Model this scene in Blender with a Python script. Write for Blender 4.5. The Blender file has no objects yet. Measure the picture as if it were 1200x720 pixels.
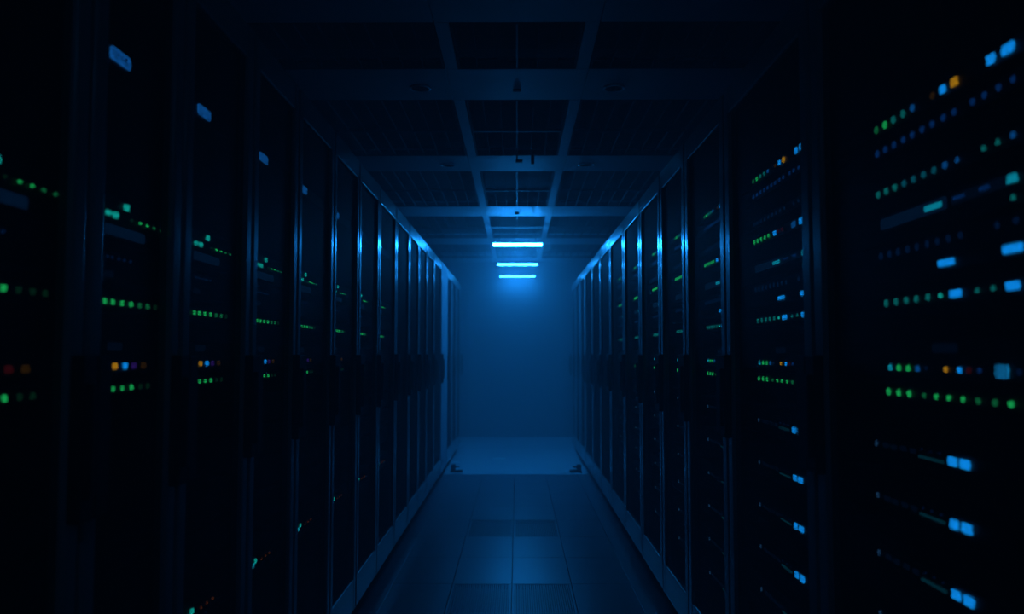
import bpy, bmesh, math, random
from mathutils import Vector, Matrix
random.seed(7)
SC = bpy.context.scene
COL = SC.collection

# ------------------------------------------------------------------ camera, world, exposure
F, CX, CY = 980.0, 600.0, 360.0          # focal length in pixels of the 1200x720 frame
CAM_Z = 1.30
PITCH = math.atan(55.0 / F)
YAW = math.atan(6.0 / F)
cam_data = bpy.data.cameras.new('camera')
cam_data.sensor_width = 36.0
cam_data.lens = 36.0 * F / 1200.0
cam_data.clip_start = 0.02
cam_data.dof.use_dof = True
cam_data.dof.focus_distance = 3.6
cam_data.dof.aperture_fstop = 2.6
cam = bpy.data.objects.new('camera', cam_data)
cam.location = (0, 0, CAM_Z)
cam.rotation_euler = (math.pi / 2 + PITCH, 0, YAW)
COL.objects.link(cam)
SC.camera = cam
SC.view_settings.view_transform = 'Standard'
SC.view_settings.look = 'None'
SC.view_settings.gamma = 1.0
SC.view_settings.use_curve_mapping = False
SC.view_settings.exposure = 0.0
SC.cycles.use_denoising = True
SC.cycles.max_bounces = 8
SC.cycles.diffuse_bounces = 3
SC.cycles.glossy_bounces = 3
SC.cycles.transparent_max_bounces = 12
SC.cycles.volume_bounces = 1
SC.cycles.caustics_reflective = False
SC.cycles.caustics_refractive = False
SC.cycles.sample_clamp_indirect = 1.5
world = bpy.data.worlds.new('world')
SC.world = world
world.use_nodes = True
world.node_tree.nodes['Background'].inputs[0].default_value = (0.0, 0.0, 0.0, 1)
world.node_tree.nodes['Background'].inputs[1].default_value = 0.0
LAMP_COLOUR = (0.010, 0.272, 1.0)
LAMP_STRENGTH = 182.0
LAMP_SHARE = (1.95, 0.55, 0.42)              # the nearest lamp burns brightest
FILL_LAMP = ((0.05, 0.38, 1.0), 13.0)  # unseen lamp added behind the camera to lift the nearest racks and ceiling
HAZE_DENSITY = 0.08

# ------------------------------------------------------------------ helpers
def cam_ray(px, py):
    v = Vector(((px - CX) / F, -(py - CY) / F, -1.0))
    return cam.rotation_euler.to_matrix() @ v

def on_plane_x(px, py, X):
    """pixel -> (depth y, height z) on the vertical plane x = X"""
    d = cam_ray(px, py)
    t = X / d.x
    return d.y * t, CAM_Z + d.z * t

class MB:
    def __init__(self): self.bm = bmesh.new()
    def box(self, lo, hi):
        lo, hi = [min(a, b) for a, b in zip(lo, hi)], [max(a, b) for a, b in zip(lo, hi)]
        vs = [self.bm.verts.new((x, y, z)) for x in (lo[0], hi[0]) for y in (lo[1], hi[1]) for z in (lo[2], hi[2])]
        for f in ((0, 1, 3, 2), (4, 6, 7, 5), (0, 4, 5, 1), (2, 3, 7, 6), (0, 2, 6, 4), (1, 5, 7, 3)):
            self.bm.faces.new([vs[i] for i in f])
        return self
    def disc(self, c, axis, ry, rz, depth, n=14, r2=1.0):
        """closed lozenge/cylinder along x ('x') or z ('z')"""
        rings = []
        for k, off in ((0, 0.0), (1, depth)):
            sc = 1.0 if k == 0 else r2
            ring = []
            for i in range(n):
                a = 2 * math.pi * i / n
                if axis == 'x': p = (c[0] + off, c[1] + ry * sc * math.cos(a), c[2] + rz * sc * math.sin(a))
                else: p = (c[0] + ry * sc * math.cos(a), c[1] + rz * sc * math.sin(a), c[2] + off)
                ring.append(self.bm.verts.new(p))
            rings.append(ring)
        for i in range(n):
            j = (i + 1) % n
            self.bm.faces.new((rings[0][i], rings[0][j], rings[1][j], rings[1][i]))
        self.bm.faces.new(list(reversed(rings[0]))); self.bm.faces.new(rings[1])
        return self
    def ring(self, c, r0, r1, h, n=28):
        """flat annulus with height, axis z (hangs down from c)"""
        prof = [(r0, 0), (r1, 0), (r1 * 0.98, -h * 0.6), ((r0 + r1) / 2, -h), (r0 * 1.02, -h * 0.7)]
        rows = []
        for r, z in prof:
            rows.append([self.bm.verts.new((c[0] + r * math.cos(2 * math.pi * i / n), c[1] + r * math.sin(2 * math.pi * i / n), c[2] + z)) for i in range(n)])
        m = len(rows)
        for k in range(m):
            for i in range(n):
                j = (i + 1) % n
                self.bm.faces.new((rows[k][i], rows[k][j], rows[(k + 1) % m][j], rows[(k + 1) % m][i]))
        return self
    def build(self, name, mat, parent=None, bevel=0.0, loc=None, smooth=False, seg=2):
        bmesh.ops.recalc_face_normals(self.bm, faces=self.bm.faces)
        if bevel > 0:
            bmesh.ops.bevel(self.bm, geom=list(self.bm.edges), offset=bevel, segments=seg, profile=0.5, affect='EDGES', clamp_overlap=True)
        me = bpy.data.meshes.new(name)
        self.bm.to_mesh(me); self.bm.free()
        if smooth or bevel > 0:
            for p in me.polygons: p.use_smooth = smooth
        me.materials.append(mat)
        o = link(name, me, parent, loc)
        if smooth and bevel > 0:
            wn = o.modifiers.new('weighted_normal', 'WEIGHTED_NORMAL'); wn.weight = 100; wn.mode = 'FACE_AREA'
        return o

def link(name, me, parent=None, loc=None):
    o = bpy.data.objects.new(name, me)
    COL.objects.link(o)
    if parent is not None: o.parent = parent
    if loc is not None: o.location = loc
    return o

def tag(o, label=None, cat=None, group=None, kind=None):
    if label: o['label'] = label
    if cat: o['category'] = cat
    if group: o['group'] = group
    if kind: o['kind'] = kind
    return o

def empty(name, loc):
    o = bpy.data.objects.new(name, None)
    o.location = loc
    o.empty_display_size = 0.1
    COL.objects.link(o)
    return o

# ------------------------------------------------------------------ materials
def principled(name, base, rough=0.5, metal=0.0, spec=0.5, noise=None, bump=0.0):
    m = bpy.data.materials.new(name); m.use_nodes = True
    nt = m.node_tree; b = nt.nodes['Principled BSDF']
    b.inputs['Base Color'].default_value = (*base, 1)
    b.inputs['Roughness'].default_value = rough
    b.inputs['Metallic'].default_value = metal
    b.inputs['Specular IOR Level'].default_value = spec
    if noise:
        scale, amt = noise
        tc = nt.nodes.new('ShaderNodeTexCoord')
        n = nt.nodes.new('ShaderNodeTexNoise'); n.inputs['Scale'].default_value = scale
        n.inputs['Detail'].default_value = 3
        nt.links.new(tc.outputs['Object'], n.inputs['Vector'])
        r = nt.nodes.new('ShaderNodeMapRange')
        r.inputs['To Min'].default_value = max(0.02, rough - amt); r.inputs['To Max'].default_value = rough + amt
        nt.links.new(n.outputs['Fac'], r.inputs['Value'])
        nt.links.new(r.outputs['Result'], b.inputs['Roughness'])
        if bump > 0:
            bp = nt.nodes.new('ShaderNodeBump'); bp.inputs['Strength'].default_value = bump
            bp.inputs['Distance'].default_value = 0.004
            nt.links.new(n.outputs['Fac'], bp.inputs['Height'])
            nt.links.new(bp.outputs['Normal'], b.inputs['Normal'])
    return m

def emitter(name, col, strength):
    m = bpy.data.materials.new(name); m.use_nodes = True
    nt = m.node_tree; nt.nodes.clear()
    o = nt.nodes.new('ShaderNodeOutputMaterial'); e = nt.nodes.new('ShaderNodeEmission')
    e.inputs[0].default_value = (*col, 1); e.inputs[1].default_value = strength
    nt.links.new(e.outputs[0], o.inputs[0])
    return m

def math_node(nt, op, a, b=None, c=None):
    n = nt.nodes.new('ShaderNodeMath'); n.operation = op
    for i, v in enumerate((a, b, c)):
        if v is None: continue
        if isinstance(v, (int, float)): n.inputs[i].default_value = v
        else: nt.links.new(v, n.inputs[i])
    return n.outputs[0]

def perforated(name, base, pitch, hole):
    """sheet steel with a staggered pattern of round holes in object y/z"""
    m = bpy.data.materials.new(name); m.use_nodes = True
    nt = m.node_tree; b = nt.nodes['Principled BSDF']; out = nt.nodes['Material Output']
    b.inputs['Base Color'].default_value = (*base, 1); b.inputs['Roughness'].default_value = 0.6
    b.inputs['Metallic'].default_value = 0.0
    b.inputs['Specular IOR Level'].default_value = 0.06
    tc = nt.nodes.new('ShaderNodeTexCoord'); sp = nt.nodes.new('ShaderNodeSeparateXYZ')
    nt.links.new(tc.outputs['Object'], sp.inputs[0])
    def cell(offy, offz):
        ay = math_node(nt, 'FRACT', math_node(nt, 'ADD', math_node(nt, 'DIVIDE', sp.outputs['Y'], pitch), 50.0 + offy))
        az = math_node(nt, 'FRACT', math_node(nt, 'ADD', math_node(nt, 'DIVIDE', sp.outputs['Z'], pitch * 1.732), 50.0 + offz))
        dy = math_node(nt, 'SUBTRACT', ay, 0.5)
        dz = math_node(nt, 'MULTIPLY', math_node(nt, 'SUBTRACT', az, 0.5), 1.732)
        return math_node(nt, 'SQRT', math_node(nt, 'ADD', math_node(nt, 'MULTIPLY', dy, dy), math_node(nt, 'MULTIPLY', dz, dz)))
    dmin = math_node(nt, 'MINIMUM', cell(0, 0), cell(0.5, 0.5))
    fac = math_node(nt, 'LESS_THAN', dmin, hole)
    tr = nt.nodes.new('ShaderNodeBsdfTransparent'); mx = nt.nodes.new('ShaderNodeMixShader')
    nt.links.new(fac, mx.inputs[0]); nt.links.new(b.outputs[0], mx.inputs[1]); nt.links.new(tr.outputs[0], mx.inputs[2])
    nt.links.new(mx.outputs[0], out.inputs['Surface'])
    return m

M = {}
M['frame'] = principled('rack_painted_steel', (0.23, 0.235, 0.25), 0.20, 0.0, 0.26, noise=(9, 0.02))
M['carcass'] = principled('rack_carcass_steel', (0.012, 0.013, 0.015), 0.55, 0.0, 0.25, noise=(6, 0.05))
M['rubber'] = principled('matt_black_plastic', (0.006, 0.006, 0.007), 0.75, 0.0, 0.2, noise=(20, 0.05))
M['plinth'] = principled('plinth_black', (0.004, 0.004, 0.005), 0.8, 0.0, 0.15, noise=(12, 0.05))
M['mesh'] = perforated('perforated_door_sheet', (0.012, 0.0125, 0.0135), 0.0064, 0.40)
M['bezel'] = principled('server_bezel_plastic', (0.012, 0.013, 0.015), 0.55, 0.0, 0.3, noise=(30, 0.06))
M['chassis'] = principled('server_chassis_steel', (0.03, 0.032, 0.035), 0.5, 0.5, 0.4, noise=(14, 0.05))
M['pale'] = principled('pale_blue_grey_panel', (0.34, 0.36, 0.40), 0.5, 0.0, 0.4, noise=(5, 0.05))
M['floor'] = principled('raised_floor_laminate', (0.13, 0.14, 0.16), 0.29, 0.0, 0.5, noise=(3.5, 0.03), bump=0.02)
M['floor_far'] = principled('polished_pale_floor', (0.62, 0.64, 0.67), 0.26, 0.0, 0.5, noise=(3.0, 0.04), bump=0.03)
M['pit'] = principled('floor_void_concrete', (0.02, 0.02, 0.022), 0.9, 0.0, 0.1, noise=(4, 0.05))
M['vent'] = principled('vent_tile_steel', (0.085, 0.09, 0.10), 0.38, 0.2, 0.5, noise=(15, 0.05))
M['wall'] = principled('painted_wall', (0.22, 0.23, 0.25), 0.7, 0.0, 0.3, noise=(3, 0.05))
M['wall_dark'] = principled('dark_wall', (0.05, 0.05, 0.055), 0.8, 0.0, 0.2, noise=(3, 0.05))
M['ceiling'] = principled('ceiling_void_black', (0.010, 0.010, 0.012), 0.9, 0.0, 0.1, noise=(4, 0.05))
M['beam'] = principled('ceiling_panel_paint', (0.50, 0.51, 0.53), 0.55, 0.0, 0.5, noise=(5, 0.04))
M['slat'] = principled('grille_slat_black', (0.006, 0.006, 0.007), 0.8, 0.0, 0.12, noise=(8, 0.05))
M['tbar'] = principled('grille_bar_grey', (0.16, 0.165, 0.175), 0.6, 0.0, 0.3, noise=(8, 0.05))
M['chrome'] = principled('brushed_lamp_ring', (0.70, 0.71, 0.73), 0.32, 1.0, 0.5, noise=(30, 0.05))
for i_, f_ in enumerate(LAMP_SHARE): M['lamp%d' % i_] = emitter('blue_lamp_diffuser', LAMP_COLOUR, LAMP_STRENGTH * f_)
M['fill_lamp'] = emitter('added_fill_diffuser', *FILL_LAMP)
M['housing'] = principled('lamp_housing_aluminium', (0.10, 0.10, 0.11), 0.4, 0.6, 0.5, noise=(20, 0.05))

# small lights, and faceplate strips and grilles given their own glow: name -> (colour, strength)
LEDS = {
    'green': ((0.012, 0.56, 0.13), 1.5), 'dim green': ((0.010, 0.30, 0.10), 0.8), 'faint green': ((0.008, 0.12, 0.05), 0.25),
    'teal': ((0.004, 0.27, 0.27), 1.0), 'bright teal': ((0.006, 0.55, 0.48), 1.5), 'blue-green': ((0.002, 0.17, 0.26), 0.9), 'cyan': ((0.004, 0.42, 0.62), 1.3),
    'blue': ((0.004, 0.31, 1.0), 2.1), 'soft blue': ((0.004, 0.12, 0.45), 1.1), 'dim blue': ((0.0015, 0.040, 0.20), 1.1),
    'faint blue': ((0.001, 0.022, 0.095), 0.7), 'amber': ((0.75, 0.36, 0.01), 1.2), 'dim amber': ((0.28, 0.13, 0.01), 0.14),
    'orange': ((0.30, 0.07, 0.01), 0.35), 'red': ((0.30, 0.02, 0.03), 0.16), 'purple': ((0.09, 0.03, 0.45), 0.4), 'white': ((0.05, 0.20, 0.5), 0.4),
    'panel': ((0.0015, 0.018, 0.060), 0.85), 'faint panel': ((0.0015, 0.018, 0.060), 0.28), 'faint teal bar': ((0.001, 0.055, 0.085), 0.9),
}
for k, (c, s) in LEDS.items(): M[k] = emitter(k.replace(' ', '_') + '_light', c, s)

def display_material(name, col, strength, vertical=False):
    """a small lit display: bright ground crossed by broken text lines, or by upright stripes"""
    m = bpy.data.materials.new(name); m.use_nodes = True
    nt = m.node_tree; nt.nodes.clear()
    out = nt.nodes.new('ShaderNodeOutputMaterial'); e = nt.nodes.new('ShaderNodeEmission')
    tc = nt.nodes.new('ShaderNodeTexCoord'); sp = nt.nodes.new('ShaderNodeSeparateXYZ')
    nt.links.new(tc.outputs['Object'], sp.inputs[0])
    Y, Z = sp.outputs['Y'], sp.outputs['Z']
    if vertical:
        dark = math_node(nt, 'LESS_THAN', math_node(nt, 'FRACT', math_node(nt, 'ADD', math_node(nt, 'DIVIDE', Y, 0.0112), 20.3)), 0.5)
    else:
        row = math_node(nt, 'ADD', math_node(nt, 'DIVIDE', Z, 0.0068), 20.5)
        n = nt.nodes.new('ShaderNodeTexNoise'); n.inputs['Scale'].default_value = 1.0; n.inputs['Detail'].default_value = 1
        cb = nt.nodes.new('ShaderNodeCombineXYZ')
        nt.links.new(math_node(nt, 'MULTIPLY', Y, 130.0), cb.inputs[0]); nt.links.new(math_node(nt, 'MULTIPLY', math_node(nt, 'FLOOR', row), 7.3), cb.inputs[1])
        nt.links.new(cb.outputs[0], n.inputs['Vector'])
        word = math_node(nt, 'GREATER_THAN', n.outputs['Fac'], 0.45)
        line = math_node(nt, 'LESS_THAN', math_node(nt, 'FRACT', row), 0.62)
        inside = math_node(nt, 'MULTIPLY', math_node(nt, 'LESS_THAN', math_node(nt, 'ABSOLUTE', Y), 0.036), math_node(nt, 'LESS_THAN', math_node(nt, 'ABSOLUTE', Z), 0.0099))
        dark = math_node(nt, 'MULTIPLY', math_node(nt, 'MULTIPLY', word, line), inside)
    mx = nt.nodes.new('ShaderNodeMix'); mx.data_type = 'RGBA'
    nt.links.new(dark, mx.inputs['Factor'])
    cols = [i for i in mx.inputs if i.type == 'RGBA']
    cols[0].default_value = (*col, 1); cols[1].default_value = (col[0] * 0.1, col[1] * 0.08, col[2] * 0.15, 1)
    nt.links.new([o for o in mx.outputs if o.type == 'RGBA'][0], e.inputs[0])
    e.inputs[1].default_value = strength
    nt.links.new(e.outputs[0], out.inputs['Surface'])
    return m
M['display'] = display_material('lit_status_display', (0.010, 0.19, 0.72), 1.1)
M['striped display'] = display_material('lit_striped_display', (0.010, 0.34, 0.80), 1.3, True)

# ------------------------------------------------------------------ room shell (floor z=0, aisle runs along +y)
X_L, X_R = -0.764, 0.74                  # door planes of the two rows
Z_CEIL = CAM_Z + 1.44
Y0, Y1 = -1.2, 13.15
XW = 2.15
def struct(name, mb, mat, bevel=0.0): return tag(mb.build(name, mat, None, bevel), kind='structure')

Y_CHANGE = 9.14
TILE_Y0, TILE_P, TILE_X0, TILE_W = 4.21, 0.6085, -0.030, 0.336
VENT_ROWS = (0, 3)
fl = MB()
iy = -9
while True:
    ya = TILE_Y0 + iy * TILE_P
    if ya > Y_CHANGE - 0.05: break
    yb = min(ya + TILE_P, Y_CHANGE)
    for ix in range(-7, 7):
        xa = TILE_X0 + ix * TILE_W
        if iy in VENT_ROWS and ix in (-1, 0): continue
        fl.box((xa + 0.0015, ya + 0.0015, -0.03), (xa + TILE_W - 0.0015, yb - 0.0015, 0))
    iy += 1
struct('floor', fl, M['floor'], 0.0012)
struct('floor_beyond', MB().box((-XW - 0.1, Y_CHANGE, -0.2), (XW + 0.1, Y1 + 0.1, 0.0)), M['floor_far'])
struct('floor_void', MB().box((-XW - 0.3, Y0 - 0.1, -0.30), (XW + 0.3, Y_CHANGE, -0.2)), M['pit'])
struct('wall_back', MB().box((-XW - 0.1, Y1, 0.0), (XW + 0.1, Y1 + 0.1, 3.2)), M['wall'])
struct('wall_front', MB().box((-XW - 0.3, Y0 - 0.1, -0.2), (XW + 0.3, Y0, 3.2)), M['wall_dark'])
struct('wall_left', MB().box((-XW - 0.3, Y0, -0.2), (-XW, Y1, 3.2)), M['wall_dark'])
struct('wall_right', MB().box((XW, Y0, -0.2), (XW + 0.3, Y1, 3.2)), M['wall_dark'])
struct('ceiling', MB().box((-XW, Y0, 3.02), (XW, Y1, 3.2)), M['ceiling'])
# painted ceiling panels crossing the aisle, and the two long strips between them
BEAMS = [(-0.9, -0.4), (0.9, 1.4), (2.95, 3.56), (4.16, 4.67), (6.02, 6.53), (8.12, 8.69), (10.35, 10.95), (12.55, 13.1)]
n_trim = 1
for a, b in BEAMS:
    for xa, xb in ((-XW, -0.364), (-0.361, 0.361), (0.364, XW)):
        struct('trim_%d' % n_trim, MB().box((xa, a, Z_CEIL), (xb, b, Z_CEIL + 0.06)), M['beam'], 0.002); n_trim += 1
for s in (-1, 1):
    for (a, b), (a2, b2) in zip(BEAMS[:-1], BEAMS[1:]):
        struct('trim_%d' % n_trim, MB().box((s * 0.300, b + 0.003, Z_CEIL), (s * 0.361, a2 - 0.003, Z_CEIL + 0.05)), M['beam'], 0.002); n_trim += 1

# ------------------------------------------------------------------ haze
def tee(xa, xb, zs, xw, z1, y0, y1):
    mb = MB()
    prof = [(xa, 0.004), (xb, 0.004), (xb, zs), (xw, zs), (xw, z1), (-xw, z1), (-xw, zs), (xa, zs)]
    A = [mb.bm.verts.new((x, y0, z)) for x, z in prof]; Bv = [mb.bm.verts.new((x, y1, z)) for x, z in prof]
    n = len(prof)
    for i in range(n): mb.bm.faces.new((A[i], A[(i + 1) % n], Bv[(i + 1) % n], Bv[i]))
    mb.bm.faces.new(A); mb.bm.faces.new(list(reversed(Bv)))
    return mb
haze = tee(X_L + 0.04, X_R - 0.04, 2.27, XW - 0.01, 3.012, Y0 + 0.01, Y1 - 0.006)
hm = bpy.data.materials.new('thin_blue_haze'); hm.use_nodes = True
nt = hm.node_tree; nt.nodes.clear()
vo = nt.nodes.new('ShaderNodeOutputMaterial'); vs = nt.nodes.new('ShaderNodeVolumeScatter')
vs.inputs['Color'].default_value = (0.9, 0.95, 1.0, 1); vs.inputs['Density'].default_value = HAZE_DENSITY
vs.inputs['Anisotropy'].default_value = 0.2
nt.links.new(vs.outputs[0], vo.inputs['Volume'])
hz = haze.build('haze', hm)
tag(hz, 'thin haze hanging in the aisle and glowing blue near the lamps', 'haze', kind='stuff')

# ------------------------------------------------------------------ racks
ORD = ['first', 'second', 'third', 'fourth', 'fifth', 'sixth', 'seventh', 'eighth', 'ninth', 'tenth', 'eleventh', 'twelfth', 'thirteenth', 'fourteenth', 'fifteenth', 'sixteenth', 'seventeenth', 'eighteenth']
Z_BOT, Z_OPEN0, Z_OPEN1, Z_TOP = 0.10, 0.245, 2.145, 2.24
RACK_DEEP = 1.05

def make_rack(side, i, ya, yb, stile, plain=False):
    """one cabinet: carcass, plinth, door with perforated sheet, handle and hinge cover"""
    s = -1 if side == 'left' else 1
    X = X_L if side == 'left' else X_R
    w = yb - ya; h = w / 2
    name = 'plain_cabinet' if plain else 'server_rack'
    r = empty(name, (X, (ya + yb) / 2, 0))
    if plain:
        tag(r, 'plain pale cabinet with a solid door where the left row of racks ends', 'cabinet')
    else:
        tag(r, 'tall black server rack with mesh door, %s from the camera in the %s row' % (ORD[i], side), 'server rack',
            'server racks in the %s row' % side)
    def bx(mb, x0, x1, y0, y1, z0, z1): return mb.box((s * x0, y0, z0), (s * x1, y1, z1))
    c = MB()
    bx(c, 0.034, RACK_DEEP, -h + 0.001, -h + 0.014, Z_BOT, Z_TOP + 0.012)
    bx(c, 0.034, RACK_DEEP, h - 0.014, h - 0.001, Z_BOT, Z_TOP + 0.012)
    bx(c, 0.034, RACK_DEEP, -h + 0.014, h - 0.014, Z_TOP - 0.02, Z_TOP + 0.012)
    bx(c, 0.034, RACK_DEEP, -h + 0.014, h - 0.014, Z_BOT, Z_BOT + 0.02)
    bx(c, RACK_DEEP - 0.012, RACK_DEEP, -h + 0.014, h - 0.014, Z_BOT + 0.02, Z_TOP - 0.02)
    c.build('carcass', M['carcass'], r, 0.0025)
    p = MB(); bx(p, 0.10, RACK_DEEP - 0.03, -h + 0.001, h - 0.001, 0.0, Z_BOT); p.build('plinth', M['plinth'], r)
    g = 0.009
    if plain:
        d = MB(); bx(d, 0.0, 0.03, -h + g, h - g, Z_BOT, Z_TOP)
        door = d.build('door', M['pale'], r, 0.004)
    else:
        d = MB()
        bx(d, 0.0, 0.03, -h + g, -h + g + stile, Z_BOT, Z_TOP)
        bx(d, 0.0, 0.03, h - g - stile, h - g, Z_BOT, Z_TOP)
        bx(d, 0.001, 0.029, -h + g + stile - 0.004, h - g - stile + 0.004, Z_OPEN1, Z_TOP)
        bx(d, 0.001, 0.029, -h + g + stile - 0.004, h - g - stile + 0.004, Z_BOT, Z_OPEN0)
        door = d.build('door', M['frame'], r, 0.007, seg=3, smooth=True)
        for poly in door.data.polygons: poly.use_smooth = True
        pm = MB(); bx(pm, 0.0118, 0.0128, -h + g + stile - 0.003, h - g - stile + 0.003, Z_OPEN0 - 0.003, Z_OPEN1 + 0.003)
        pm.build('perforated_panel', M['mesh'], door)
    if plain: return r
    hd = MB()
    bx(hd, -0.024, 0.0005, h - g - stile + 0.002, h - 0.003, CAM_Z - 0.29, CAM_Z - 0.003)
    bx(hd, -0.036, -0.020, h - g - stile * 0.75, h - g - stile * 0.3, CAM_Z - 0.25, CAM_Z - 0.05)
    hd.build('handle', M['rubber'], door, 0.004)
    hg = MB()
    bx(hg, -0.022, 0.0005, -h + 0.003, -h + g + stile - 0.002, CAM_Z - 0.29, CAM_Z - 0.003)
    hg.build('hinge_cover', M['rubber'], door, 0.004)
    return r

# boundaries along the aisle read from the photograph's vertical gaps
LB = [1.05, 1.48, 1.896, 2.397, 2.898, 3.468, 4.027, 4.62, 5.27, 5.92, 6.51, 7.08, 7.70, 8.46, 9.17, 9.9, 10.65, 11.35]
RB = [1.12, 2.096, 2.97, 3.68, 4.32, 5.03, 5.80, 6.65, 7.45, 8.25, 9.17, 9.95, 10.7, 11.4]
k = 0
for a, b in zip(LB[:-1], LB[1:]):
    plain = abs(a - 8.46) < 1e-6
    make_rack('left', k, a, b, 0.046, plain)
    if not plain: k += 1
for k, (a, b) in enumerate(zip(RB[:-1], RB[1:])):
    make_rack('right', k, a, b, 0.062)

# ------------------------------------------------------------------ servers inside the racks
# every light is given by its place in the photograph's clearest rack, carried onto the server fronts
LX, RX = X_L - 0.034, X_R + 0.050
L0, R0 = 1.611, 1.841                     # first light of the reference rack on either side
R_FIRST = [1.841, 2.795, 3.527, 4.18, 4.88, 5.65, 6.50]
R_K = [1.0, 0.96, 0.92, 0.88, 0.88, 0.9, 0.95]
L_GAP = [0.131, 0.131] + [0.165] * 6
LREF, RREF = (L0, L0 + 1.0), (R0, R0 + 1.0)

def light(px, py, wpx, hpx, col, shape, X, ref):
    y, z = on_plane_x(px, py, X)
    scale = F * abs(X) / y / abs(X)      # px per metre upright at that depth
    dz = hpx / (F / y)
    dy = wpx * y * y / (F * abs(X))
    return ((y - ref[0]) / (ref[1] - ref[0]), z, dy, dz, col, shape)
def dots(pts, col, size=8.8, ref='R'):
    X, rf = (RX, RREF) if ref == 'R' else (LX, LREF)
    out = []
    for p in pts:
        q = light(p[0], p[1], 1, p[3] if len(p) > 3 else size, p[2] if len(p) > 2 else col, 'dot', X, rf)
        out.append((q[0], q[1], q[3], q[3], q[4], q[5]))
    return out
def rects(pts, ref='R'):
    X, rf = (RX, RREF) if ref == 'R' else (LX, LREF)
    return [light(*p, 'rect', X, rf) for p in pts]

B = 'blue'
R_UNITS = [
    # (description, z centre offset handled by lights, lights, extra height)
    ('switch with green and amber dots, blue squares',
     dots([(1026.5, 148.5, 'dim green'), (1036.5, 143.5, 'green'), (1046.5, 137.5, 'teal'), (1057.5, 131.5, 'teal'), (1068.5, 126, 'soft blue'), (1092, 113, 'dim amber')], 'green')
     + rects([(1104, 106.5, 6, 9, B), (1117.5, 98.5, 7, 10, 'amber'), (1160.5, 74.5, 9, 12, B), (1180.5, 63, 14, 13, B)])),
    ('patch panel with long row of dim blue dots',
     dots([(1027.5, 177.5), (1037, 172.5), (1047, 167), (1058, 162), (1068.5, 156.5), (1080, 151), (1091.5, 144.5), (1105, 138), (1117.5, 132), (1139, 121.5), (1153, 115), (1169.5, 106.5), (1186.5, 99)], 'dim blue')),
    ('switch with a row of teal dots turning blue',
     dots([(1028.5, 225.5, 'teal'), (1038, 221.5, 'teal'), (1048, 217.5, 'teal'), (1059, 213.5, 'blue-green'), (1070, 209, 'blue-green'), (1082, 204.5, 'blue-green'), (1094, 199.5, 'blue-green'), (1107, 195, 'soft blue'), (1121.5, 189, 'soft blue', 7), (1152.5, 177, 'teal', 7), (1169, 170.5, 'teal', 7), (1187, 163.5, 'soft blue', 8)], 'teal')),
    ('storage unit with cyan bar and faint strip',
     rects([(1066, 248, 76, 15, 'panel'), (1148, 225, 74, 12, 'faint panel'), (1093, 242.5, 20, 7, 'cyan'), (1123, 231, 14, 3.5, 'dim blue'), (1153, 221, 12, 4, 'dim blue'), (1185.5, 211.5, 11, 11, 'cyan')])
     + dots([(1187, 231.5, 'teal', 7.5)], 'teal')),
    ('switch with dim dots above two blue bars',
     dots([(1032, 299), (1042, 297), (1052, 294), (1063, 291.5), (1074, 289), (1086, 286.5), (1098, 283), (1111, 279.5), (1125, 276.5), (1168, 266), (1190, 261.5)], 'faint blue')
     + rects([(1108, 307, 18, 9, B), (1186, 292, 23, 11, B)])),
    ('switch with green dots and rounded blue lights',
     dots([(1038, 354.5), (1049.5, 353), (1061.5, 351.5), (1073.5, 350), (1087, 348.5), (1101.5, 347, 'bright teal', 6.5), (1145, 341.5, 'teal', 6.5), (1163.5, 339, 'teal', 7)], 'teal')
     + rects([(1119, 344.5, 13, 9, B), (1186, 337, 15, 10, B)])),
    ('server with amber dot and striped blue tab',
     dots([(1043, 431.5, 'cyan'), (1053, 432), (1064, 432.5), (1075, 432.5, 'soft blue'), (1085, 433, 'faint blue', 4), (1108, 433, 'amber', 7), (1124, 433.5, B, 8), (1135, 434, 'red'), (1147.5, 434, 'dim blue', 6), (1194, 434, 'faint blue', 7)], 'green')
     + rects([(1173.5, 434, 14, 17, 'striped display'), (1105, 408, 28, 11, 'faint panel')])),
    ('switch with a long row of green dots',
     dots([(1041, 460), (1053, 461.5), (1065, 462.5), (1082.5, 463.5, 'dim green', 6.5), (1096.5, 465, 'green', 7), (1111.5, 466, 'green', 7), (1128, 467.5, 'green', 7.5), (1146, 469.5, 'dim green', 8), (1165.5, 471, 'dim green', 8.5), (1184.5, 473, 'green', 9)], 'green', 8.8)),
]
def twin(x0, y0, bar, sq1, sq2, grill):
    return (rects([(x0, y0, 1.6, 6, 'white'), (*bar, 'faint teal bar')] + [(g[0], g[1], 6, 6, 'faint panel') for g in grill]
                  + [(sq1[0], sq1[1], 9, 11, B), (sq2[0], sq2[1], 11, 11.5, B)]))
TWIN = twin(1026.5, 519.5, (1090, 538, 28, 3.2), (1115.5, 541.5), (1130, 544.5), [(1037, 522), (1046, 524.5), (1057, 526.5), (1068, 529)])
TWIN = TWIN + dots([(1080, 527), (1090, 529.5), (1101, 532)], 'faint blue', 2.5)
TWIN_STEP = [0.0, -0.113, -0.238, -0.368, -0.497, -0.626]

R3_ALT = (dots([(1028.5, 225.5), (1038, 221.5), (1048, 217.5), (1059, 213.5), (1070, 209)], 'green')
          + rects([(1088, 202, 7, 9, B)]) + dots([(1100, 196, 'red'), (1112, 192, 'red')], 'red')
          + rects([(1150, 177, 12, 12, 'soft blue'), (1178, 167, 15, 13, B)]))

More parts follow.
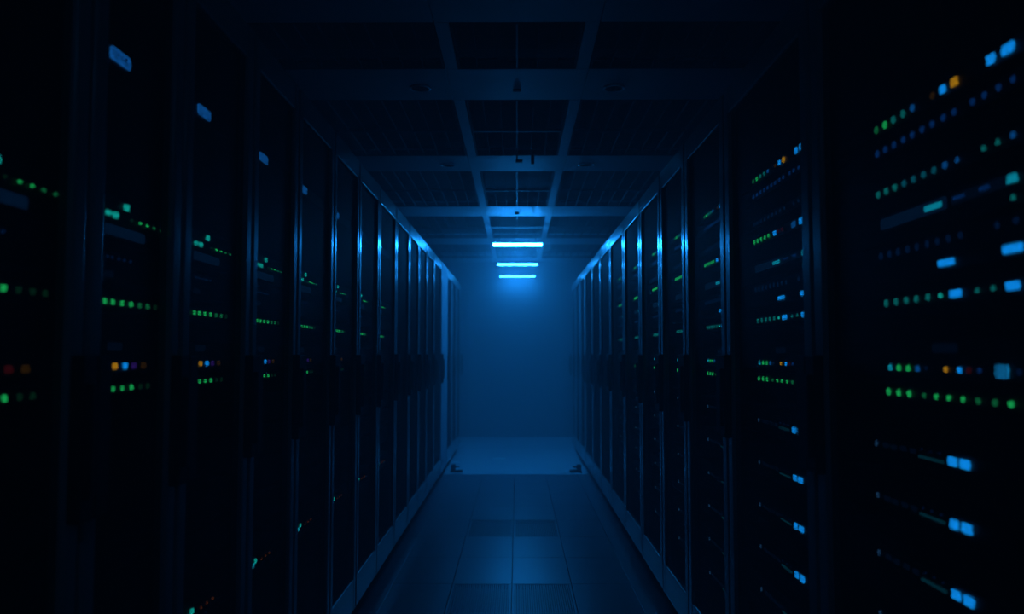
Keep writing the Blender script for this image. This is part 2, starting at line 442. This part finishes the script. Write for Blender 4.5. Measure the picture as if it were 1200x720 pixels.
L_UNITS = [
    ('unit with a small blue text display', rects([(141.7, 68.5, 24, 15, 'display')], 'L')),
    ('switch with teal squares and green dots',
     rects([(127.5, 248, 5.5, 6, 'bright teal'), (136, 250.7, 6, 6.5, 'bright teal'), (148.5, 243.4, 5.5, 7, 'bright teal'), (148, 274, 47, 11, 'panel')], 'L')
     + dots([(154, 259, 'faint green', 3), (163.5, 262), (171.5, 265), (179.5, 267.7, 'dim green'), (187.5, 270.3, 'dim green')], 'green', 4.4, 'L')),
    ('patch panel with a few dim blue dots',
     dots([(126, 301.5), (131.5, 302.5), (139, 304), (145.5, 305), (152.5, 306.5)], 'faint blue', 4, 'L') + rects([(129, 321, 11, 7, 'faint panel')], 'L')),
    ('switch with green dots above the amber one',
     dots([(123.2, 353.3), (132.3, 354), (142.7, 355.5), (153, 356.7), (162.8, 358, 'dim green'), (172, 359, 'dim green'), (180.5, 360, 'faint green')], 'green', 7.4, 'L')),
    ('server with amber, blue and purple dots',
     dots([(116, 430.5, 'faint blue', 2.5), (124, 430.5, 'faint blue', 2.5)], 'amber', 5, 'L')
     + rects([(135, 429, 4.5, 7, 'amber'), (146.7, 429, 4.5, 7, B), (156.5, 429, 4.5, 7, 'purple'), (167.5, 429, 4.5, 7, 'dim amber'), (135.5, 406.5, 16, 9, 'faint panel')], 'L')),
    ('switch with green dots below the amber one',
     dots([(123, 456.6), (132.5, 456, 'green', 6.5), (143, 455.3, 'green', 6.2), (153.5, 454.5), (163.5, 454, 'faint green'), (172, 453.5, 'faint green')], 'green', 7.4, 'L')),
]
def frac_light(fr, z, dy, dz, col, shape): return (fr, CAM_Z + z, dy, dz, col, shape)
L_LOW = [frac_light(0.335, -0.640, 0.020, 0.013, 'cyan', 'rect'), frac_light(0.385, -0.632, 0.016, 0.013, 'bright teal', 'rect'),
         frac_light(0.50, -0.640, 0.008, 0.008, 'orange', 'dot'), frac_light(0.58, -0.640, 0.008, 0.008, 'orange', 'dot'), frac_light(0.66, -0.640, 0.008, 0.008, 'orange', 'dot')]

LED_MESH = {}
def led_mesh(s, dy, dz, col, shape):
    key = (s, round(dy, 4), round(dz, 4), col, shape)
    if key not in LED_MESH:
        mb = MB()
        if shape == 'dot': mb.disc((0, 0, 0), 'x', dy / 2, dz / 2, -s * 0.003, 12, 0.82)
        else: mb.box((-s * 0.002, -dy / 2, -dz / 2), (s * 0.001, dy / 2, dz / 2))
        bmesh.ops.recalc_face_normals(mb.bm, faces=mb.bm.faces)
        if shape != 'dot':
            bmesh.ops.bevel(mb.bm, geom=[e for e in mb.bm.edges if abs(e.verts[0].co.x - e.verts[1].co.x) > 1e-5],
                            offset=min(dy, dz) * 0.22, segments=2, profile=0.5, affect='EDGES')
        me = bpy.data.meshes.new(col.replace(' ', '_') + '_light')
        mb.bm.to_mesh(me); mb.bm.free()
        me.materials.append(M[col])
        LED_MESH[key] = me
    return LED_MESH[key]

def part_name(col, shape):
    if 'display' in col: return 'display'
    if 'panel' in col: return 'glow_strip'
    if 'bar' in col: return 'light_bar'
    return 'status_light' if shape == 'dot' else 'indicator_light'

def make_server(side, ya, yb, lights, z0, z1, label, group, first=0.0, gain=1.0, vents=True):
    """one rack-mounted unit: steel chassis, front bezel and its lights"""
    s = -1 if side == 'left' else 1
    X = LX if side == 'left' else RX
    w = yb - ya - 0.05; h = w / 2; zc = z0; H = z1 - z0
    o = empty('rack_server', (X, (ya + yb) / 2, z0))
    tag(o, label, 'server', group)
    c = MB().box((s * 0.022, -h + 0.012, 0.001), (s * 0.62, h - 0.012, H - 0.001))
    c.build('chassis', M['chassis'], o)
    b = MB()
    b.box((s * 0.002, -h, 0.001), (s * 0.022, -h + 0.018, H - 0.001))       # mounting ears
    b.box((s * 0.002, h - 0.018, 0.001), (s * 0.022, h, H - 0.001))
    b.box((s * 0.004, -h + 0.0185, 0.0015), (s * 0.022, h - 0.0185, H - 0.0015))
    n = max(2, int(H / 0.016))
    if vents:
        for i in range(n):                                                   # raised louvre lips
            zz = H * (i + 0.5) / n
            if any(abs(q[1] - z0 - zz) < q[3] / 2 + 0.004 for q in lights): continue
            b.box((s * 0.0015, -h + 0.03, zz - 0.0012), (s * 0.0042, h - 0.03, zz + 0.0012))
    b.build('bezel', M['bezel'], o)
    for fr, z, dy, dz, col, shape in lights:
        y = first + fr * gain - (ya + yb) / 2                                # fr: metres from the first light
        if abs(y) + dy * 0.5 > h - 0.002:
            if abs(y) - dy * 0.5 > h - 0.012: continue
            lo, hi = max(y - dy / 2, -h + 0.002), min(y + dy / 2, h - 0.002)
            y, dy = (lo + hi) / 2, hi - lo
        lip = 0.002 if 'panel' in col else 0.0005
        l = link(part_name(col, shape), led_mesh(s, min(dy, 2 * h - 0.01), dz, col, shape), o, (s * (lip + 0.001), y, z - z0))
        if col not in ('panel', 'faint panel'): l['label'] = (col if 'display' in col or 'bar' in col else col + ' light')
    return o

def span(lights, pad=0.008):
    core = lights
    return min(q[1] - q[3] / 2 for q in core) - pad, max(q[1] + q[3] / 2 for q in core) + pad

def level(lights):
    """bring the lights of one unit to one height where the photograph shows one straight row"""
    return lights

def separate(units):
    """clip the heights of neighbouring units so that none overlap"""
    sp = sorted([[*span(u[1]), u] for u in units], key=lambda t: t[0])
    for a, b in zip(sp[:-1], sp[1:]):
        if a[1] > b[0]:
            m = (a[1] + b[0]) / 2; a[1] = m - 0.0005; b[0] = m + 0.0005
    return sp

def straighten(units):
    out = []
    for d, ls in units:
        groups = {}
        srt = sorted(ls, key=lambda q: q[1])
        res = []; cur = []
        for q in srt:
            if cur and q[1] - cur[-1][1] > 0.009: res.append(cur); cur = []
            cur.append(q)
        res.append(cur)
        new = []
        for g in res:
            zm = sum(q[1] for q in g) / len(g)
            new += [(q[0], zm if max(x[1] for x in g) - min(x[1] for x in g) < 0.03 else q[1], *q[2:]) for q in g]
        out.append((d, new))
    return out

R_UNITS = straighten(R_UNITS); L_UNITS = straighten(L_UNITS)
for i, (a, b) in enumerate(zip(RB[:7], RB[1:8])):
    units = [(d, ls) for d, ls in R_UNITS]
    if i > 0:                                     # the racks further on hold one switch more; the upper units sit higher
        up = lambda ls, dz: [(q[0], q[1] + dz, *q[2:]) for q in ls]
        units[0] = (units[0][0], up(units[0][1], 0.085)); units[1] = (units[1][0], up(units[1][1], 0.086))
        units[2] = ('patch panel with barely lit dots', [(*q[:4], 'faint blue', q[5]) for q in up(units[2][1], 0.082)])
        units.append(('switch with green, red and blue lights', up(straighten([('', R3_ALT)])[0][1], 0.022)))
    grp = 'servers in the right row of racks'
    where = '%s rack of the right row' % ORD[i]
    for z0, z1, (d, ls) in separate(units):
        make_server('right', a, b, ls, z0, z1, '%s, %s' % (d, where), grp, R_FIRST[i], R_K[i])
    tw_names = ['topmost', 'second', 'third', 'fourth', 'fifth', 'lowest']
    for k, dz in enumerate(TWIN_STEP):
        if i > 0: dz = -0.021 - 0.136 * k
        ls = [(q[0], q[1] + dz, *q[2:]) for q in TWIN]
        zc = sum(q[1] for q in ls) / len(ls)
        make_server('right', a, b, ls, zc - 0.045, zc + 0.043, '%s server with twin blue squares, %s' % (tw_names[k], where), grp, R_FIRST[i] - (0.055 if i else 0), 1.09 if i else 1.0)
for i, (a, b) in enumerate(zip(LB[:8], LB[1:9])):
    grp = 'servers in the left row of racks'
    where = '%s rack of the left row' % ORD[i]
    for z0, z1, (d, ls) in separate(L_UNITS):
        if i == 0: ls = [(*q[:4], 'red' if q[4] == 'purple' else 'faint green' if q[4] == 'dim green' and z1 < CAM_Z + 0.2 else q[4], q[5]) for q in ls]
        if i >= 2 and 'display' in d:
            ls = [(q[0], q[1] + 0.021, *q[2:]) for q in ls]; z0 += 0.021; z1 += 0.021
        make_server('left', a, b, ls, z0, z1, '%s, %s' % (d, where), grp, a + L_GAP[i], 1.03)
    make_server('left', a, b, L_LOW, CAM_Z - 0.68, CAM_Z - 0.60, 'low server with cyan and orange lights, %s' % where, grp, a, b - a)
    names = ['topmost', 'second', 'third', 'lowest']
    for k in range(4):
        z1 = CAM_Z - 0.13 - k * 0.105
        make_server('left', a, b, [], z1 - 0.086, z1, '%s unlit louvred server, %s' % (names[k], where), grp)

# ------------------------------------------------------------------ lamps over the far end of the aisle, and one added fill lamp
LAMPS = [(9.19, 'nearest and largest of three glowing blue lamps over the aisle end', M['lamp0']),
         (11.25, 'middle of three glowing blue lamps over the aisle end', M['lamp1']),
         (12.98, 'farthest of three glowing blue lamps, close to the back wall', M['lamp2']),
         (-0.70, 'dim blue fill lamp, added unseen above and behind the viewer', M['fill_lamp'])]
LAMP_Z = CAM_Z + 1.185
for y, lab, mat in LAMPS:
    t = tag(empty('hanging_lamp', (0.005, y, LAMP_Z)), lab, 'lamp', 'blue lamps hanging over the aisle')
    MB().box((-0.280, -0.03, 0.033), (0.280, 0.03, 0.052)).build('lamp_housing', M['housing'], t, 0.003)
    MB().box((-0.272, -0.028, 0.0095), (0.272, 0.028, 0.0325)).build('diffuser', mat, t, 0.008, seg=3, smooth=True)
    for s_ in (-1, 1):
        MB().box((s_ * 0.2 - 0.003, -0.003, 0.0525), (s_ * 0.2 + 0.003, 0.003, Z_CEIL - LAMP_Z + 0.02)).build('stem', M['slat'], t)

# ------------------------------------------------------------------ ceiling grilles between the panels
def make_grille(x0, x1, y0, y1, label, centre):
    g = tag(empty('ceiling_grille', ((x0 + x1) / 2, (y0 + y1) / 2, Z_CEIL)), label, 'ceiling grille', 'dark slatted ceiling grilles')
    w, l = (x1 - x0) / 2, (y1 - y0) / 2
    m = MB()
    m.box((-w, -l, 0.0), (-w + 0.012, l, 0.04)); m.box((w - 0.012, -l, 0.0), (w, l, 0.04))
    m.box((-w + 0.012, -l, 0.0), (w - 0.012, -l + 0.012, 0.04)); m.box((-w + 0.012, l - 0.012, 0.0), (w - 0.012, l, 0.04))
    m.build('grille_frame', M['slat'], g)
    sl = MB(); n = max(2, int(round(2 * w / 0.0985)))
    for i in range(1, n):
        x = -w + 2 * w * i / n
        if centre and abs(x) < 0.02: continue
        sl.box((x - 0.003, -l + 0.0125, 0.002), (x + 0.003, l - 0.0125, 0.020))
    sl.build('slats', M['slat'], g)
    if centre:
        MB().box((-0.0045, -l + 0.0125, -0.002), (0.0045, l - 0.0125, 0.03)).build('centre_bar', M['tbar'], g)
    if 2 * l > 1.1:
        MB().box((-w + 0.0125, -0.011, -0.003), (w - 0.0125, 0.011, 0.012)).build('cross_bar', M['tbar'] if centre else M['slat'], g)
    MB().box((-w + 0.0125, -l + 0.0125, 0.10), (w - 0.0125, l - 0.0125, 0.105)).build('backing', M['ceiling'], g)
    return g
gi = 0
for (a, b), (a2, b2) in zip(BEAMS[1:-1], BEAMS[2:]):
    pos = ORD[gi]
    make_grille(-0.297, 0.297, b + 0.004, a2 - 0.004, 'dark slatted ceiling grille over the aisle centre, %s from the camera' % pos, True)
    make_grille(-1.3, -0.365, b + 0.004, a2 - 0.004, 'dark slatted ceiling grille above the left row, %s from the camera' % pos, False)
    make_grille(0.365, 1.3, b + 0.004, a2 - 0.004, 'dark slatted ceiling grille above the right row, %s from the camera' % pos, False)
    gi += 1

# ------------------------------------------------------------------ recessed downlights (off), sensor, hanging bracket
for y, nm in ((4.45, 'nearer'), (6.29, 'farther')):
    for s, sd in ((-1, 'left'), (1, 'right')):
        dl = tag(empty('recessed_downlight', (s * 0.525, y, Z_CEIL)), '%s unlit round downlight with bright rim on the %s of the ceiling' % (nm, sd), 'downlight', 'round downlights in the ceiling panels')
        MB().ring((0, 0, -0.0003), 0.046, 0.060, 0.010).build('trim_ring', M['chrome'], dl, smooth=True)
        MB().disc((0, 0, -0.004), 'z', 0.0455, 0.0455, 0.0035, 24).build('reflector', M['rubber'], dl)
sn = tag(empty('ceiling_sensor', (0.0, 4.49, Z_CEIL)), 'small black square sensor on the nearest ceiling panel', 'sensor')
MB().box((-0.022, -0.02, -0.006), (0.022, 0.02, -0.0003)).build('body', M['rubber'], sn, 0.003)
MB().disc((0, 0, -0.0085), 'z', 0.010, 0.010, 0.002, 16).build('lens', M['bezel'], sn)
hb = tag(empty('camera_bracket', (0.02, 5.95, Z_CEIL)), 'dark hanging camera bracket below the second ceiling panel', 'bracket')
MB().box((-0.05, -0.01, -0.012), (0.12, 0.02, -0.0005)).build('mounting_plate', M['rubber'], hb, 0.002)
MB().box((-0.026, 0.0, -0.045), (-0.016, 0.01, -0.0125)).build('arm', M['rubber'], hb, 0.001)
MB().box((-0.03, -0.02, -0.064), (0.02, 0.02, -0.0455)).build('camera_body', M['rubber'], hb, 0.003)
MB().box((0.080, 0.0, -0.075), (0.105, 0.012, -0.0125)).build('drop_plate', M['rubber'], hb, 0.001)
s3 = tag(empty('ceiling_sensor', (0.0, 8.45, Z_CEIL)), 'tiny dark sensor on the third ceiling panel', 'sensor')
MB().disc((0, 0, -0.02), 'z', 0.02, 0.02, 0.0197, 16).build('body', M['rubber'], s3)

# ------------------------------------------------------------------ vented floor tiles
for iy, nm in ((0, 'nearer'), (3, 'farther')):
    for ix, sd in ((-1, 'left'), (0, 'right')):
        xa = TILE_X0 + ix * TILE_W; ya = TILE_Y0 + iy * TILE_P
        v = tag(empty('vented_floor_tile', (xa + TILE_W / 2, ya + TILE_P / 2, -0.03)), '%s dark slotted floor tile, %s of the aisle seam' % (nm, sd), 'floor tile', 'slotted floor tiles in the aisle')
        w, l = TILE_W / 2 - 0.0015, TILE_P / 2 - 0.0015
        m = MB()
        m.box((-w, -l, 0), (-w + 0.014, l, 0.03)); m.box((w - 0.014, -l, 0), (w, l, 0.03))
        m.box((-w + 0.014, -l, 0), (w - 0.014, -l + 0.014, 0.03)); m.box((-w + 0.014, l - 0.014, 0), (w - 0.014, l, 0.03))
        m.build('tile_frame', M['vent'], v, 0.0012)
        b = MB(); n = 26
        for i in range(n):
            x = -w + 0.014 + (2 * w - 0.028) * (i + 0.5) / n
            b.box((x - 0.0034, -l + 0.0142, 0.004), (x + 0.0034, l - 0.0142, 0.0285))
        b.build('grating', M['vent'], v)

# ------------------------------------------------------------------ door stops where the floor changes
for s, X, sd in ((-1, X_L, 'left'), (1, X_R, 'right')):
    d = tag(empty('floor_door_stop', (X - s * 0.03, 9.30, 0)), 'small dark door stop on the floor at the far end of the %s row' % sd, 'door stop', 'door stops at the aisle end')
    MB().box((0, -0.06, 0.0), (-s * 0.13, 0.05, 0.022)).build('base', M['rubber'], d, 0.004)
    MB().box((-s * 0.005, -0.02, 0.022), (-s * 0.055, 0.03, 0.085)).build('post', M['rubber'], d, 0.006)
    MB().box((-s * 0.055, -0.015, 0.05), (-s * 0.10, 0.02, 0.065)).build('arm', M['rubber'], d, 0.004)
